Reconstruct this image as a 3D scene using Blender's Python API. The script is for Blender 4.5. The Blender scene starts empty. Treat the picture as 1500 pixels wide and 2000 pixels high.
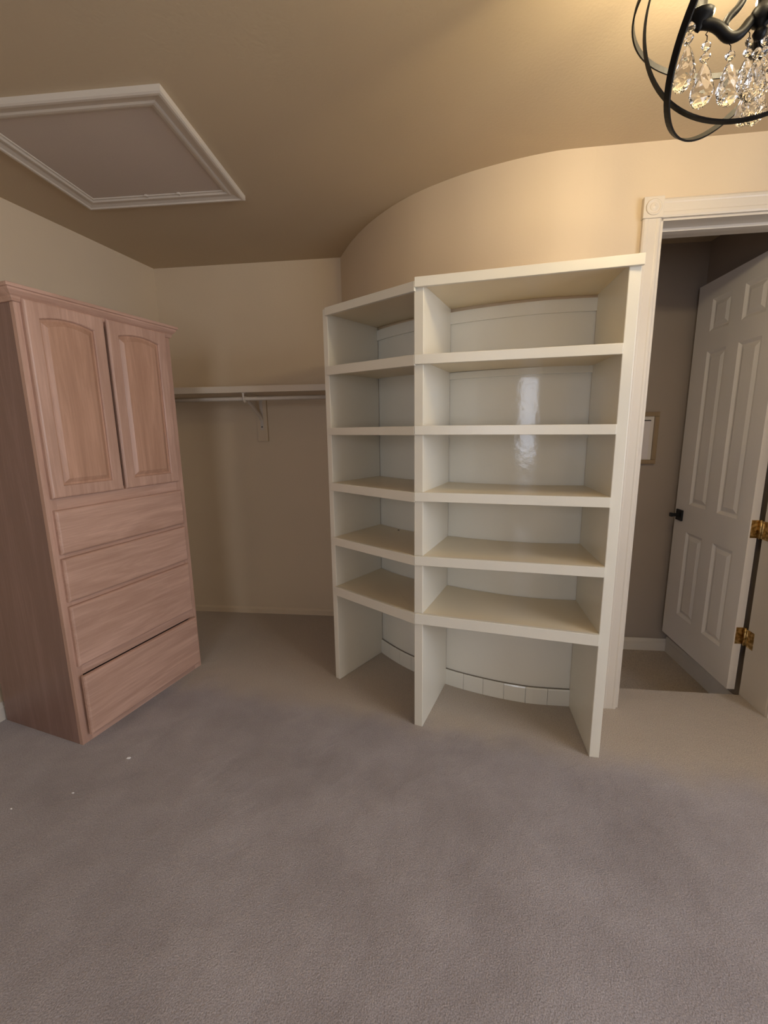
import bpy, bmesh, math, random
from math import sin, cos, radians as rad, pi
from mathutils import Vector, Matrix

random.seed(7)
S = bpy.context.scene
COL = S.collection

# ------------------------------------------------------------------ camera
RIGHT = Vector((0.99990318, -0.00255738, -0.01367828))
DOWN = Vector((-0.0139153, -0.1837644, -0.98287182))
FWD = Vector((0.0, 0.98296699, -0.1837822))
cam_d = bpy.data.cameras.new('camera')
cam_d.sensor_fit = 'VERTICAL'
cam_d.sensor_height = 36.0
cam_d.sensor_width = 27.0
cam_d.lens = 850.0 / 2000.0 * 36.0
cam_d.clip_start = 0.02
cam = bpy.data.objects.new('camera', cam_d)
COL.objects.link(cam)
up = -DOWN
bk = -FWD
cam.matrix_world = Matrix(((RIGHT.x, up.x, bk.x, 0.0), (RIGHT.y, up.y, bk.y, 0.0),
                           (RIGHT.z, up.z, bk.z, 1.29), (0, 0, 0, 1)))
S.camera = cam

# ------------------------------------------------------------------ world, exposure
DAY = 6.9            # sky seen through the two windows
BULB = 310.0         # candle bulbs
w = bpy.data.worlds.new('sky')
S.world = w
w.use_nodes = True
bgn = w.node_tree.nodes['Background']
bgn.inputs['Color'].default_value = (0.92, 1.0, 1.16, 1)
bgn.inputs['Strength'].default_value = DAY
S.view_settings.view_transform = 'Standard'
S.view_settings.look = 'None'
S.view_settings.gamma = 1.0
S.view_settings.use_curve_mapping = False
S.view_settings.exposure = 0.08


def portal(name, loc, normal, sx, sy):
    ld = bpy.data.lights.new(name, 'AREA')
    ld.shape = 'RECTANGLE'
    ld.size = sx
    ld.size_y = sy
    ld.cycles.is_portal = True
    o = bpy.data.objects.new(name, ld)
    COL.objects.link(o)
    o.location = loc
    o.rotation_euler = Vector(normal).to_track_quat('-Z', 'Y').to_euler()
    return o


# ------------------------------------------------------------------ materials
def mat(name, base, rough=0.5, metal=0.0, spec=0.5):
    m = bpy.data.materials.new(name)
    m.use_nodes = True
    b = m.node_tree.nodes['Principled BSDF']
    b.inputs['Base Color'].default_value = (*base, 1)
    b.inputs['Roughness'].default_value = rough
    b.inputs['Metallic'].default_value = metal
    b.inputs['Specular IOR Level'].default_value = spec
    return m


def nd(m, t, **kw):
    n = m.node_tree.nodes.new(t)
    for k, v in kw.items():
        setattr(n, k, v)
    return n


def lk(m, a, b):
    m.node_tree.links.new(a, b)


def paint(name, base, rough, var=0.04, bump=0.05, scale=60.0, spec=0.5, stretch=None, brush=0.0):
    m = mat(name, base, rough, 0, spec)
    b = m.node_tree.nodes['Principled BSDF']
    tc = nd(m, 'ShaderNodeTexCoord')
    n1 = nd(m, 'ShaderNodeTexNoise')
    n1.inputs['Scale'].default_value = 2.2
    n1.inputs['Detail'].default_value = 3
    lk(m, tc.outputs['Object'], n1.inputs['Vector'])
    mr = nd(m, 'ShaderNodeMapRange')
    mr.inputs['To Min'].default_value = 1 - var
    mr.inputs['To Max'].default_value = 1 + var
    mr.inputs['From Min'].default_value = 0.3
    mr.inputs['From Max'].default_value = 0.7
    lk(m, n1.outputs['Fac'], mr.inputs['Value'])
    mx = nd(m, 'ShaderNodeMix', data_type='RGBA', blend_type='MULTIPLY')
    mx.inputs[0].default_value = 1
    mx.inputs[6].default_value = (*base, 1)
    cb = nd(m, 'ShaderNodeCombineColor')
    for i in range(3):
        lk(m, mr.outputs['Result'], cb.inputs[i])
    lk(m, cb.outputs[0], mx.inputs[7])
    lk(m, mx.outputs[2], b.inputs['Base Color'])
    n2 = nd(m, 'ShaderNodeTexNoise')
    n2.inputs['Scale'].default_value = scale
    n2.inputs['Detail'].default_value = 4
    mp = nd(m, 'ShaderNodeMapping')
    if stretch:
        mp.inputs['Scale'].default_value = stretch
    lk(m, tc.outputs['Object'], mp.inputs['Vector'])
    lk(m, mp.outputs['Vector'], n2.inputs['Vector'])
    bp = nd(m, 'ShaderNodeBump')
    bp.inputs['Strength'].default_value = bump
    bp.inputs['Distance'].default_value = 0.01
    lk(m, n2.outputs['Fac'], bp.inputs['Height'])
    lk(m, bp.outputs['Normal'], b.inputs['Normal'])
    return m


M_WALL = paint('cream_wall_paint', (0.67, 0.54, 0.38), 0.62, 0.02, 0.06, 90, 0.35)
M_CEIL = paint('ceiling_paint', (0.54, 0.43, 0.29), 0.75, 0.02, 0.08, 110, 0.3)
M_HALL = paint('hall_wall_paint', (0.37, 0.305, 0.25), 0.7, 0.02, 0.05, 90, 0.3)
M_TRIM = paint('trim_paint', (0.64, 0.57, 0.48), 0.36, 0.03, 0.05, 40)
M_DOOR = paint('door_paint', (0.82, 0.77, 0.72), 0.42, 0.02, 0.10, 30, 0.5, (14, 14, 1))
M_SHELF = paint('bookcase_gloss_paint', (0.76, 0.71, 0.595), 0.30, 0.03, 0.06, 25)
M_SHELFTOP = paint('bookcase_top_gloss_paint', (0.76, 0.655, 0.475), 0.34, 0.04, 0.06, 25)
M_BACK = paint('bookcase_back_gloss_paint', (0.80, 0.77, 0.68), 0.13, 0.03, 0.07, 38)
M_WSHELF = paint('closet_shelf_paint', (0.66, 0.56, 0.44), 0.4, 0.03, 0.05, 40)
M_HATCH = paint('hatch_panel_paint', (0.56, 0.47, 0.39), 0.7, 0.02, 0.08, 90, 0.3)
M_DARK = mat('dark_gap', (0.012, 0.010, 0.009), 0.8)
M_BLACK = mat('black_handle_metal', (0.010, 0.010, 0.011), 0.45, 0.3)
M_IRON = mat('dark_bronze_iron', (0.004, 0.0035, 0.0032), 0.5, 0.0, 0.2)
M_GAP = mat('joint_gap_paint', (0.20, 0.17, 0.13), 0.7)
M_PAPER = mat('paper', (0.72, 0.66, 0.65), 0.6)
M_MATBOARD = mat('mat_board', (0.70, 0.64, 0.58), 0.7)
M_INK = mat('grey_ink', (0.28, 0.25, 0.24), 0.7)
M_LINT = mat('white_lint', (0.85, 0.83, 0.80), 0.9)
M_ROD = paint('rod_white_enamel', (0.62, 0.55, 0.47), 0.35, 0.02, 0.02, 60)


def wood(name, axis, c1=(0.51, 0.315, 0.232), c2=(0.43, 0.255, 0.185), rough=0.42):
    m = mat(name, c1, rough)
    b = m.node_tree.nodes['Principled BSDF']
    tc = nd(m, 'ShaderNodeTexCoord')
    oi = nd(m, 'ShaderNodeObjectInfo')
    mp = nd(m, 'ShaderNodeMapping')
    sc = [16.0, 16.0, 16.0]
    sc[axis] = 1.5
    mp.inputs['Scale'].default_value = sc
    ad = nd(m, 'ShaderNodeVectorMath', operation='ADD')
    ml = nd(m, 'ShaderNodeMath', operation='MULTIPLY')
    ml.inputs[1].default_value = 9.0
    lk(m, oi.outputs['Random'], ml.inputs[0])
    cx = nd(m, 'ShaderNodeCombineXYZ')
    for i in range(3):
        lk(m, ml.outputs[0], cx.inputs[i])
    lk(m, tc.outputs['Object'], ad.inputs[0])
    lk(m, cx.outputs[0], ad.inputs[1])
    lk(m, ad.outputs[0], mp.inputs['Vector'])
    n1 = nd(m, 'ShaderNodeTexNoise')
    n1.inputs['Scale'].default_value = 1.0
    n1.inputs['Detail'].default_value = 5
    n1.inputs['Roughness'].default_value = 0.62
    n1.inputs['Distortion'].default_value = 1.3
    lk(m, mp.outputs[0], n1.inputs['Vector'])
    mp2 = nd(m, 'ShaderNodeMapping')
    s2 = [190.0, 190.0, 190.0]
    s2[axis] = 6.0
    mp2.inputs['Scale'].default_value = s2
    lk(m, ad.outputs[0], mp2.inputs['Vector'])
    n2 = nd(m, 'ShaderNodeTexNoise')
    n2.inputs['Scale'].default_value = 1.0
    n2.inputs['Detail'].default_value = 2
    lk(m, mp2.outputs[0], n2.inputs['Vector'])
    mixf = nd(m, 'ShaderNodeMath', operation='MULTIPLY_ADD')
    mixf.inputs[1].default_value = 0.35
    lk(m, n2.outputs['Fac'], mixf.inputs[0])
    lk(m, n1.outputs['Fac'], mixf.inputs[2])
    cr = nd(m, 'ShaderNodeValToRGB')
    e = cr.color_ramp.elements
    e[0].position = 0.42
    e[0].color = (*c2, 1)
    e[1].position = 0.92
    e[1].color = (c1[0] * 1.25, c1[1] * 1.28, c1[2] * 1.34, 1)
    k = e.new(0.66)
    k.color = (*c1, 1)
    lk(m, mixf.outputs[0], cr.inputs['Fac'])
    lk(m, cr.outputs['Color'], b.inputs['Base Color'])
    bp = nd(m, 'ShaderNodeBump')
    bp.inputs['Strength'].default_value = 0.12
    bp.inputs['Distance'].default_value = 0.004
    lk(m, n2.outputs['Fac'], bp.inputs['Height'])
    lk(m, bp.outputs['Normal'], b.inputs['Normal'])
    return m


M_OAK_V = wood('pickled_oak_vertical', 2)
M_OAK_H = wood('pickled_oak_horizontal', 0)
M_OAK_SIDE = wood('pickled_oak_side_shaded', 2, (0.235, 0.138, 0.106), (0.215, 0.125, 0.095))  # darker copy of the oak, shade of the cabinet side put into its colour
M_OAK_PANEL = wood('pickled_oak_panel', 2, (0.475, 0.272, 0.180), (0.405, 0.224, 0.147))


def carpet():
    m = mat('cut_pile_carpet', (0.4, 0.35, 0.33), 0.95, 0, 0.1)
    b = m.node_tree.nodes['Principled BSDF']
    b.inputs['Sheen Weight'].default_value = 0.25
    b.inputs['Sheen Roughness'].default_value = 0.5
    tc = nd(m, 'ShaderNodeTexCoord')
    # two tones: grey in the middle, tan in the bays, doorway and closet corner
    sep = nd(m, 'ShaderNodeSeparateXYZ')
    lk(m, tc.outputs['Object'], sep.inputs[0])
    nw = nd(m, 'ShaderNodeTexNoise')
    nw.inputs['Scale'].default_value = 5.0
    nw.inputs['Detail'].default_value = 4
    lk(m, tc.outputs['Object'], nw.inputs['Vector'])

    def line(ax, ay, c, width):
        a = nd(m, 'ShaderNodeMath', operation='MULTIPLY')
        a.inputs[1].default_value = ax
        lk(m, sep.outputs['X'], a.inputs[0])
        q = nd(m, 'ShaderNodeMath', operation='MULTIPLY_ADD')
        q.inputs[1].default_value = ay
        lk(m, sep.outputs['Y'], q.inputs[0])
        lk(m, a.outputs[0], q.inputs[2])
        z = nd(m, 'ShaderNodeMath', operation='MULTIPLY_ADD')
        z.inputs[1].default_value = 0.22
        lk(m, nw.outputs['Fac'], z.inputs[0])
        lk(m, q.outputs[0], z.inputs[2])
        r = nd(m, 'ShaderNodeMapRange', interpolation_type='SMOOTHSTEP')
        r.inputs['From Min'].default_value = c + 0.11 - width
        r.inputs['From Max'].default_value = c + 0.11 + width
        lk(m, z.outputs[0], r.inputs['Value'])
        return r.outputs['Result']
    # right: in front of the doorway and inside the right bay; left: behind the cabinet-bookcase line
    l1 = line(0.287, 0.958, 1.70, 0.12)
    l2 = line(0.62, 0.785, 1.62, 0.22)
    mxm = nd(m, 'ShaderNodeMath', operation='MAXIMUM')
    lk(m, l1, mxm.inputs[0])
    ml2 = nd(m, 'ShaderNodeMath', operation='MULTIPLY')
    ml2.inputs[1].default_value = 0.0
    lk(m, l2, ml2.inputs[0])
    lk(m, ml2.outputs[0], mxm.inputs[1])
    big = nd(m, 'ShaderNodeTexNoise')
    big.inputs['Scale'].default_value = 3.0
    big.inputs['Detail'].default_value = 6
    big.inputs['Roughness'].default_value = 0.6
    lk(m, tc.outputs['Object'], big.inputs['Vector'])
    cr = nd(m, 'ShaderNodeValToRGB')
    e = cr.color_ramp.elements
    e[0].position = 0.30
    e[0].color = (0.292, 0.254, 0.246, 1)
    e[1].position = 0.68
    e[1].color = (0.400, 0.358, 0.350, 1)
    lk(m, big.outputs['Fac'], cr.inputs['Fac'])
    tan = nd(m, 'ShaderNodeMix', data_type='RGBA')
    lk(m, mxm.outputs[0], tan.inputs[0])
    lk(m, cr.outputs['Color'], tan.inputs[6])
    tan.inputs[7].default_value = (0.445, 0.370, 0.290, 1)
    # pile
    pl = nd(m, 'ShaderNodeTexNoise')
    pl.inputs['Scale'].default_value = 300.0
    pl.inputs['Detail'].default_value = 3
    lk(m, tc.outputs['Object'], pl.inputs['Vector'])
    pl2 = nd(m, 'ShaderNodeTexVoronoi')
    pl2.inputs['Scale'].default_value = 230.0
    lk(m, tc.outputs['Object'], pl2.inputs['Vector'])
    mr = nd(m, 'ShaderNodeMapRange')
    mr.inputs['From Min'].default_value = 0.3
    mr.inputs['From Max'].default_value = 0.7
    mr.inputs['To Min'].default_value = 0.70
    mr.inputs['To Max'].default_value = 1.30
    lk(m, pl.outputs['Fac'], mr.inputs['Value'])
    cb = nd(m, 'ShaderNodeCombineColor')
    for i in range(3):
        lk(m, mr.outputs['Result'], cb.inputs[i])
    mu = nd(m, 'ShaderNodeMix', data_type='RGBA', blend_type='MULTIPLY')
    mu.inputs[0].default_value = 1
    lk(m, tan.outputs[2], mu.inputs[6])
    lk(m, cb.outputs[0], mu.inputs[7])
    lk(m, mu.outputs[2], b.inputs['Base Color'])
    sm = nd(m, 'ShaderNodeMath', operation='ADD')
    lk(m, pl.outputs['Fac'], sm.inputs[0])
    lk(m, pl2.outputs['Distance'], sm.inputs[1])
    bp = nd(m, 'ShaderNodeBump')
    bp.inputs['Strength'].default_value = 0.28
    bp.inputs['Distance'].default_value = 0.006
    lk(m, sm.outputs[0], bp.inputs['Height'])
    bp2 = nd(m, 'ShaderNodeBump')
    bp2.inputs['Strength'].default_value = 0.35
    bp2.inputs['Distance'].default_value = 0.05
    lk(m, big.outputs['Fac'], bp2.inputs['Height'])
    lk(m, bp2.outputs['Normal'], bp.inputs['Normal'])
    lk(m, bp.outputs['Normal'], b.inputs['Normal'])
    return m


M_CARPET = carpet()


def brass():
    m = mat('worn_brass', (0.45, 0.30, 0.11), 0.32, 1.0)
    b = m.node_tree.nodes['Principled BSDF']
    tc = nd(m, 'ShaderNodeTexCoord')
    n = nd(m, 'ShaderNodeTexNoise')
    n.inputs['Scale'].default_value = 70
    lk(m, tc.outputs['Object'], n.inputs['Vector'])
    cr = nd(m, 'ShaderNodeValToRGB')
    cr.color_ramp.elements[0].position = 0.4
    cr.color_ramp.elements[0].color = (0.30, 0.18, 0.06, 1)
    cr.color_ramp.elements[1].position = 0.62
    cr.color_ramp.elements[1].color = (0.72, 0.52, 0.24, 1)
    lk(m, n.outputs['Fac'], cr.inputs['Fac'])
    lk(m, cr.outputs['Color'], b.inputs['Base Color'])
    return m


M_BRASS = brass()


def glass():
    m = mat('lead_crystal', (1, 1, 1), 0.0)
    b = m.node_tree.nodes['Principled BSDF']
    b.inputs['Transmission Weight'].default_value = 1.0
    b.inputs['IOR'].default_value = 1.55
    return m


M_GLASS = glass()


def emit(name, col, strength):
    m = bpy.data.materials.new(name)
    m.use_nodes = True
    nt = m.node_tree
    nt.nodes.clear()
    o = nt.nodes.new('ShaderNodeOutputMaterial')
    e = nt.nodes.new('ShaderNodeEmission')
    e.inputs['Color'].default_value = (*col, 1)
    e.inputs['Strength'].default_value = strength
    nt.links.new(e.outputs[0], o.inputs[0])
    return m


M_BULB = emit('warm_bulb_glow', (1.0, 0.82, 0.51), BULB)


# ------------------------------------------------------------------ helpers
def box(bm, x0, x1, y0, y1, z0, z1, mtx=None):
    vs = [Vector((x, y, z)) for z in (z0, z1) for y in (y0, y1) for x in (x0, x1)]
    if mtx:
        vs = [mtx @ v for v in vs]
    v = [bm.verts.new(p) for p in vs]
    for f in ((0, 2, 3, 1), (4, 5, 7, 6), (0, 1, 5, 4), (2, 6, 7, 3), (0, 4, 6, 2), (1, 3, 7, 5)):
        bm.faces.new([v[i] for i in f])


def prism(bm, poly, z0, z1):
    """vertical prism over an xy polygon"""
    a = [bm.verts.new((x, y, z0)) for x, y in poly]
    b = [bm.verts.new((x, y, z1)) for x, y in poly]
    n = len(poly)
    bm.faces.new(list(reversed(a)))
    bm.faces.new(b)
    for i in range(n):
        j = (i + 1) % n
        bm.faces.new((a[i], a[j], b[j], b[i]))


def loft(bm, loops, cap=True, closed=True):
    rows = [[bm.verts.new(p) for p in lp] for lp in loops]
    n = len(rows[0])
    for a, b in zip(rows, rows[1:]):
        for i in range(n if closed else n - 1):
            j = (i + 1) % n
            bm.faces.new((a[i], a[j], b[j], b[i]))
    if cap:
        bm.faces.new(list(reversed(rows[0])))
        bm.faces.new(rows[-1])
    return rows


def lathe(bm, prof, seg=20, mtx=None):
    loops = []
    for r, z in prof:
        r = max(r, 1e-4)
        lp = [Vector((r * cos(2 * pi * i / seg), r * sin(2 * pi * i / seg), z)) for i in range(seg)]
        if mtx:
            lp = [mtx @ p for p in lp]
        loops.append(lp)
    loft(bm, loops)


def tube(bm, pts, rad_, seg=10):
    pts = [Vector(p) for p in pts]
    n = len(pts)
    loops = []
    prev = None
    for i, p in enumerate(pts):
        t = (pts[min(i + 1, n - 1)] - pts[max(i - 1, 0)]).normalized()
        if prev is None:
            a = t.orthogonal().normalized()
        else:
            a = (prev - t * prev.dot(t)).normalized()
        prev = a
        c = t.cross(a)
        r = rad_[i] if isinstance(rad_, (list, tuple)) else rad_
        loops.append([p + (a * cos(2 * pi * k / seg) + c * sin(2 * pi * k / seg)) * r for k in range(seg)])
    loft(bm, loops)


def obj(name, bm, m, parent=None, bevel=0.0, smooth=False, seg=2):
    bmesh.ops.recalc_face_normals(bm, faces=bm.faces)
    me = bpy.data.meshes.new(name)
    bm.to_mesh(me)
    bm.free()
    me.materials.append(m)
    if smooth:
        for p in me.polygons:
            p.use_smooth = True
    o = bpy.data.objects.new(name, me)
    COL.objects.link(o)
    if parent:
        o.parent = parent
    if bevel > 0:
        md = o.modifiers.new('bevel', 'BEVEL')
        md.width = bevel
        md.segments = seg
        md.limit_method = 'ANGLE'
        md.angle_limit = rad(40)
    return o


def tag(o, label, cat=None, kind=None, group=None):
    o['label'] = label
    if cat:
        o['category'] = cat
    if kind:
        o['kind'] = kind
    if group:
        o['group'] = group
    return o


def thing(name, label, cat, loc=(0, 0, 0), rz=0.0, kind=None, group=None):
    o = bpy.data.objects.new(name, None)
    o.empty_display_size = 0.1
    COL.objects.link(o)
    o.location = loc
    o.rotation_euler = (0, 0, rz)
    return tag(o, label, cat, kind, group)


def bxo(name, dims, m, parent=None, bevel=0.0, seg=2):
    bm = bmesh.new()
    box(bm, *dims)
    return obj(name, bm, m, parent, bevel, seg=seg)


CEIL = 2.335


def wall_seg(name, p0, p1, z0, z1, thick, m, holes=(), label=None):
    """wall along p0->p1, thickness to the left of that direction; holes (u0,u1,z0,z1)"""
    p0 = Vector((*p0, 0))
    p1 = Vector((*p1, 0))
    L = (p1 - p0).length
    d = (p1 - p0).normalized()
    us = sorted({0.0, L, *[h[0] for h in holes], *[h[1] for h in holes]})
    zs = sorted({z0, z1, *[h[2] for h in holes], *[h[3] for h in holes]})
    bm = bmesh.new()
    for a, b in zip(us, us[1:]):
        for c, e in zip(zs, zs[1:]):
            if any(a >= h[0] - 1e-6 and b <= h[1] + 1e-6 and c >= h[2] - 1e-6 and e <= h[3] + 1e-6 for h in holes):
                continue
            box(bm, a, b, 0, thick, c, e)
    bmesh.ops.remove_doubles(bm, verts=bm.verts, dist=1e-5)
    o = obj(name, bm, m)
    o.location = p0
    o.rotation_euler = (0, 0, math.atan2(d.y, d.x))
    tag(o, label or 'painted wall', 'wall', 'structure')
    return o


def catmull(pts, n=14):
    out = []
    P = [Vector((*p, 0)) for p in pts]
    P = [P[0] * 2 - P[1]] + P + [P[-1] * 2 - P[-2]]
    for i in range(1, len(P) - 2):
        a, b, c, d = P[i - 1], P[i], P[i + 1], P[i + 2]
        for k in range(n):
            t = k / n
            out.append(0.5 * ((2 * b) + (c - a) * t + (2 * a - 5 * b + 4 * c - d) * t * t + (3 * b - a - 3 * c + d) * t ** 3))
    out.append(P[-2])
    return [(p.x, p.y) for p in out]


def offset_path(path, d):
    """offset to the right-hand side of travel (towards the room for the curved wall)"""
    out = []
    n = len(path)
    for i, (x, y) in enumerate(path):
        ax, ay = path[max(i - 1, 0)]
        bx, by = path[min(i + 1, n - 1)]
        tx, ty = bx - ax, by - ay
        l = math.hypot(tx, ty)
        out.append((x + (-ty / l) * -d * -1 * -1 if False else x - (-ty / l) * d, y - (tx / l) * d))
    return out


def ray_path(p, ang, path):
    dx, dy = cos(ang), sin(ang)
    best = None
    for i in range(len(path) - 1):
        (x1, y1), (x2, y2) = path[i], path[i + 1]
        ex, ey = x2 - x1, y2 - y1
        den = dx * ey - dy * ex
        if abs(den) < 1e-9:
            continue
        t = ((x1 - p[0]) * ey - (y1 - p[1]) * ex) / den
        s = ((x1 - p[0]) * dy - (y1 - p[1]) * dx) / den
        if t > 0 and -1e-6 <= s <= 1 + 1e-6 and (best is None or t < best[0]):
            best = (t, i + s)
    return best


def path_between(path, s0, s1):
    if s0 > s1:
        s0, s1 = s1, s0

    def at(s):
        i = min(int(s), len(path) - 2)
        f = s - i
        return (path[i][0] * (1 - f) + path[i + 1][0] * f, path[i][1] * (1 - f) + path[i + 1][1] * f)
    out = [at(s0)]
    for i in range(int(s0) + 1, int(math.ceil(s1))):
        out.append(path[i])
    out.append(at(s1))
    return out


# ------------------------------------------------------------------ shell: floor and ceiling
DWA = rad(-7.3)                      # direction of the doorway wall
DU = Vector((cos(DWA), sin(DWA), 0))
DV = Vector((-sin(DWA), cos(DWA), 0))
DO = Vector((1.066, 1.838, 0))       # left edge of the opening, room face
OPEN_W = 0.648
JD = 0.165                           # jamb depth


def dw(u, v):
    p = DO + DU * u + DV * v
    return (p.x, p.y)


CURVE = catmull([(-0.245, 2.905), (-0.156, 2.665), (-0.030, 2.420), (0.130, 2.212), (0.325, 2.055),
                 (0.510, 1.955), (0.660, 1.898), (0.760, 1.8778), (0.830, 1.8685)])
FLOOR_POLY = [(-3.2, -1.8), (2.7, -1.8), dw(1.75, JD - 0.004), dw(-0.30, JD - 0.004)] + \
    [(x + 0.1, y + 0.1) for x, y in reversed(CURVE[:80:6])] + [(-0.10, 3.05), (-1.40, 3.2), (-3.2, 3.2)]
bm = bmesh.new()
prism(bm, FLOOR_POLY, -0.14, 0.0)
tag(obj('floor', bm, M_CARPET), 'beige cut-pile carpet of the closet room, greyer in the middle', 'floor', 'structure')
bm = bmesh.new()
prism(bm, [dw(-0.9, JD - 0.02), dw(1.8, JD - 0.02), dw(1.8, 1.3), dw(-0.9, 1.3)], -0.30, -0.155)
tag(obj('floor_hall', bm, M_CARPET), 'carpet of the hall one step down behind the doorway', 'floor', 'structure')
tag(bxo('ceiling', (-3.2, 2.7, -1.8, 3.3, CEIL, CEIL + 0.1), M_CEIL), 'flat tan painted ceiling of the closet room', 'ceiling', 'structure')

# ------------------------------------------------------------------ shell: walls
CL = (-1.4623, 3.0475)
lw = Vector((CL[0] + 1.6895, CL[1] - 2.166, 0)).normalized()
y_end = -1.6
t_end = (CL[1] - y_end) / lw.y
LEND = (CL[0] - lw.x * t_end, y_end)


def lw_u(y):                      # distance along the left wall from its near end
    return (y - y_end) / lw.y


W2 = (2.84, 3.54, 0.86, 2.06)
wall_seg('wall_left', LEND, (CL[0] + lw.x * 0.1, CL[1] + lw.y * 0.1), -0.1, CEIL + 0.05, 0.14, M_WALL, (),
         'cream wall behind the oak cabinet')
BA = rad(-6.66)
bkd = Vector((cos(BA), sin(BA), 0))
wall_seg('wall_back', (CL[0] - bkd.x * 0.12, CL[1] - bkd.y * 0.12), (CL[0] + bkd.x * 1.36, CL[1] + bkd.y * 1.36), -0.1, CEIL + 0.05, 0.12, M_WALL,
         label='cream back wall above and below the closet shelf')
# curved wall
inner = offset_path(CURVE, -0.09)
bm = bmesh.new()
poly = CURVE + list(reversed(inner))
n = len(CURVE)
rows = []
for z in (-0.1, CEIL + 0.05):
    rows.append(([bm.verts.new((x, y, z)) for x, y in CURVE], [bm.verts.new((x, y, z)) for x, y in inner]))
for i in range(n - 1):
    (a0, b0), (a1, b1) = rows
    bm.faces.new((a0[i], a0[i + 1], a1[i + 1], a1[i]))
    bm.faces.new((b0[i + 1], b0[i], b1[i], b1[i + 1]))
    bm.faces.new((a1[i], a1[i + 1], b1[i + 1], b1[i]))
    bm.faces.new((a0[i + 1], a0[i], b0[i], b0[i + 1]))
for k in (0, n - 1):
    (a0, b0), (a1, b1) = rows
    bm.faces.new((a0[k], b0[k], b1[k], a1[k]))
o = obj('wall_curved', bm, M_WALL, smooth=True)
md = o.modifiers.new('split', 'EDGE_SPLIT')
md.split_angle = rad(40)
tag(o, 'convex cream wall bulging out behind the white bookcase', 'wall', 'structure')
# doorway wall
u0 = -0.245
wall_seg('wall_doorway', dw(u0, 0), dw(1.45, 0), -0.2, CEIL + 0.05, JD, M_WALL,
         ((-u0, -u0 + OPEN_W, -0.2, 2.085),), 'cream wall around the doorway right of the bookcase')
W1 = (1.35, 3.35, 0.80, 2.20)
RX = 2.45
wall_seg('wall_right', (RX, 1.9), (RX, -1.7), -0.1, CEIL + 0.05, 0.14, M_WALL, (W1,), 'right wall of the room with a window, out of the frame')
wall_seg('wall_rear', (RX + 0.1, -1.6), (-3.0, -1.6), -0.1, CEIL + 0.05, 0.14, M_WALL, (W2,), 'rear wall of the room behind the viewer')
portal('window_portal_right', (RX + 0.02, 1.9 - 2.35, 1.50), (-1, 0, 0), 2.0, 1.40)
WX2 = RX + 0.1 - (W2[0] + W2[1]) / 2
portal('window_portal_rear', (WX2, -1.62, (W2[2] + W2[3]) / 2), (0, 1, 0), W2[1] - W2[0], W2[3] - W2[2])


def window(name, label, x, w_, z0, z1, loc, rz):
    t = thing(name, label, 'window', loc, rz, 'structure')
    f = 0.05
    for nm, d in (('window_stile', (-w_ / 2, -w_ / 2 + f, 0.02, 0.09, z0, z1)), ('window_stile', (w_ / 2 - f, w_ / 2, 0.02, 0.09, z0, z1)),
                  ('window_rail', (-w_ / 2 + f, w_ / 2 - f, 0.02, 0.09, z0, z0 + f)), ('window_rail', (-w_ / 2 + f, w_ / 2 - f, 0.02, 0.09, z1 - f, z1)),
                  ('window_bar', (-w_ / 2 + f, w_ / 2 - f, 0.04, 0.07, (z0 + z1) / 2 - 0.015, (z0 + z1) / 2 + 0.015))):
        bxo(nm, d, M_TRIM, t, 0.004)
    return t


window('window_1', 'white framed window in the right wall, out of the frame', 0, 2.0, 0.80, 2.20, (RX, 1.9 - 2.35, 0), rad(-90))
window('window_2', 'white framed window in the rear wall behind the viewer', 0, W2[1] - W2[0], W2[2], W2[3], (WX2, -1.6, 0), rad(180))

# hall behind the doorway
HF = Vector((1.6853, 2.6666, 0))
HA = rad(-6.5)
hd = Vector((cos(HA), sin(HA), 0))
HR = Vector((1.8392, 2.6417, 0))
hr = Vector((1.8392 - 1.7890, 2.6417 - 2.1852, 0)).normalized()
wall_seg('wall_hall_back', (HF.x - hd.x * 1.0, HF.y - hd.y * 1.0), (HF.x + hd.x * 0.5, HF.y + hd.y * 0.5), -0.2, CEIL + 0.05, 0.1, M_HALL,
         label='taupe hall wall seen through the doorway')
wall_seg('wall_hall_right', (HR.x + hr.x * 0.05, HR.y + hr.y * 0.05), (HR.x - hr.x * 0.72, HR.y - hr.y * 0.72), -0.2, CEIL + 0.05, 0.1, M_HALL,
         label='hall wall behind the open door')
wall_seg('wall_hall_left', (0.86, 1.98), (0.92, 2.85), -0.2, CEIL + 0.05, 0.08, M_HALL, label='left hall wall hidden behind the doorway casing')
bm = bmesh.new()
prism(bm, [dw(-0.3, JD), dw(1.2, JD), dw(1.2, 1.1), dw(-0.3, 1.1)], 2.30, CEIL - 0.002)
tag(obj('ceiling_hall', bm, M_CEIL), 'dim hall ceiling beyond the doorway', 'ceiling', 'structure')


def board(name, p0, p1, z0, z1, t, m, label, face='left', kind='structure', cat='baseboard'):
    """moulded baseboard along p0->p1, protruding to the right of travel"""
    p0 = Vector((*p0, 0))
    p1 = Vector((*p1, 0))
    d = (p1 - p0).normalized()
    L = (p1 - p0).length
    hgt = z1 - z0
    prof = [(0, 0), (-t, 0), (-t, hgt * 0.72), (-t * 0.75, hgt * 0.80), (-t * 0.45, hgt * 0.93), (-t * 0.3, hgt), (0, hgt)]
    bm = bmesh.new()
    loft(bm, [[Vector((x, y, z0 + z)) for y, z in prof] for x in (0, L)])
    o = obj(name, bm, m)
    o.location = p0
    o.rotation_euler = (0, 0, math.atan2(d.y, d.x))
    return tag(o, label, cat, kind)


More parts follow.
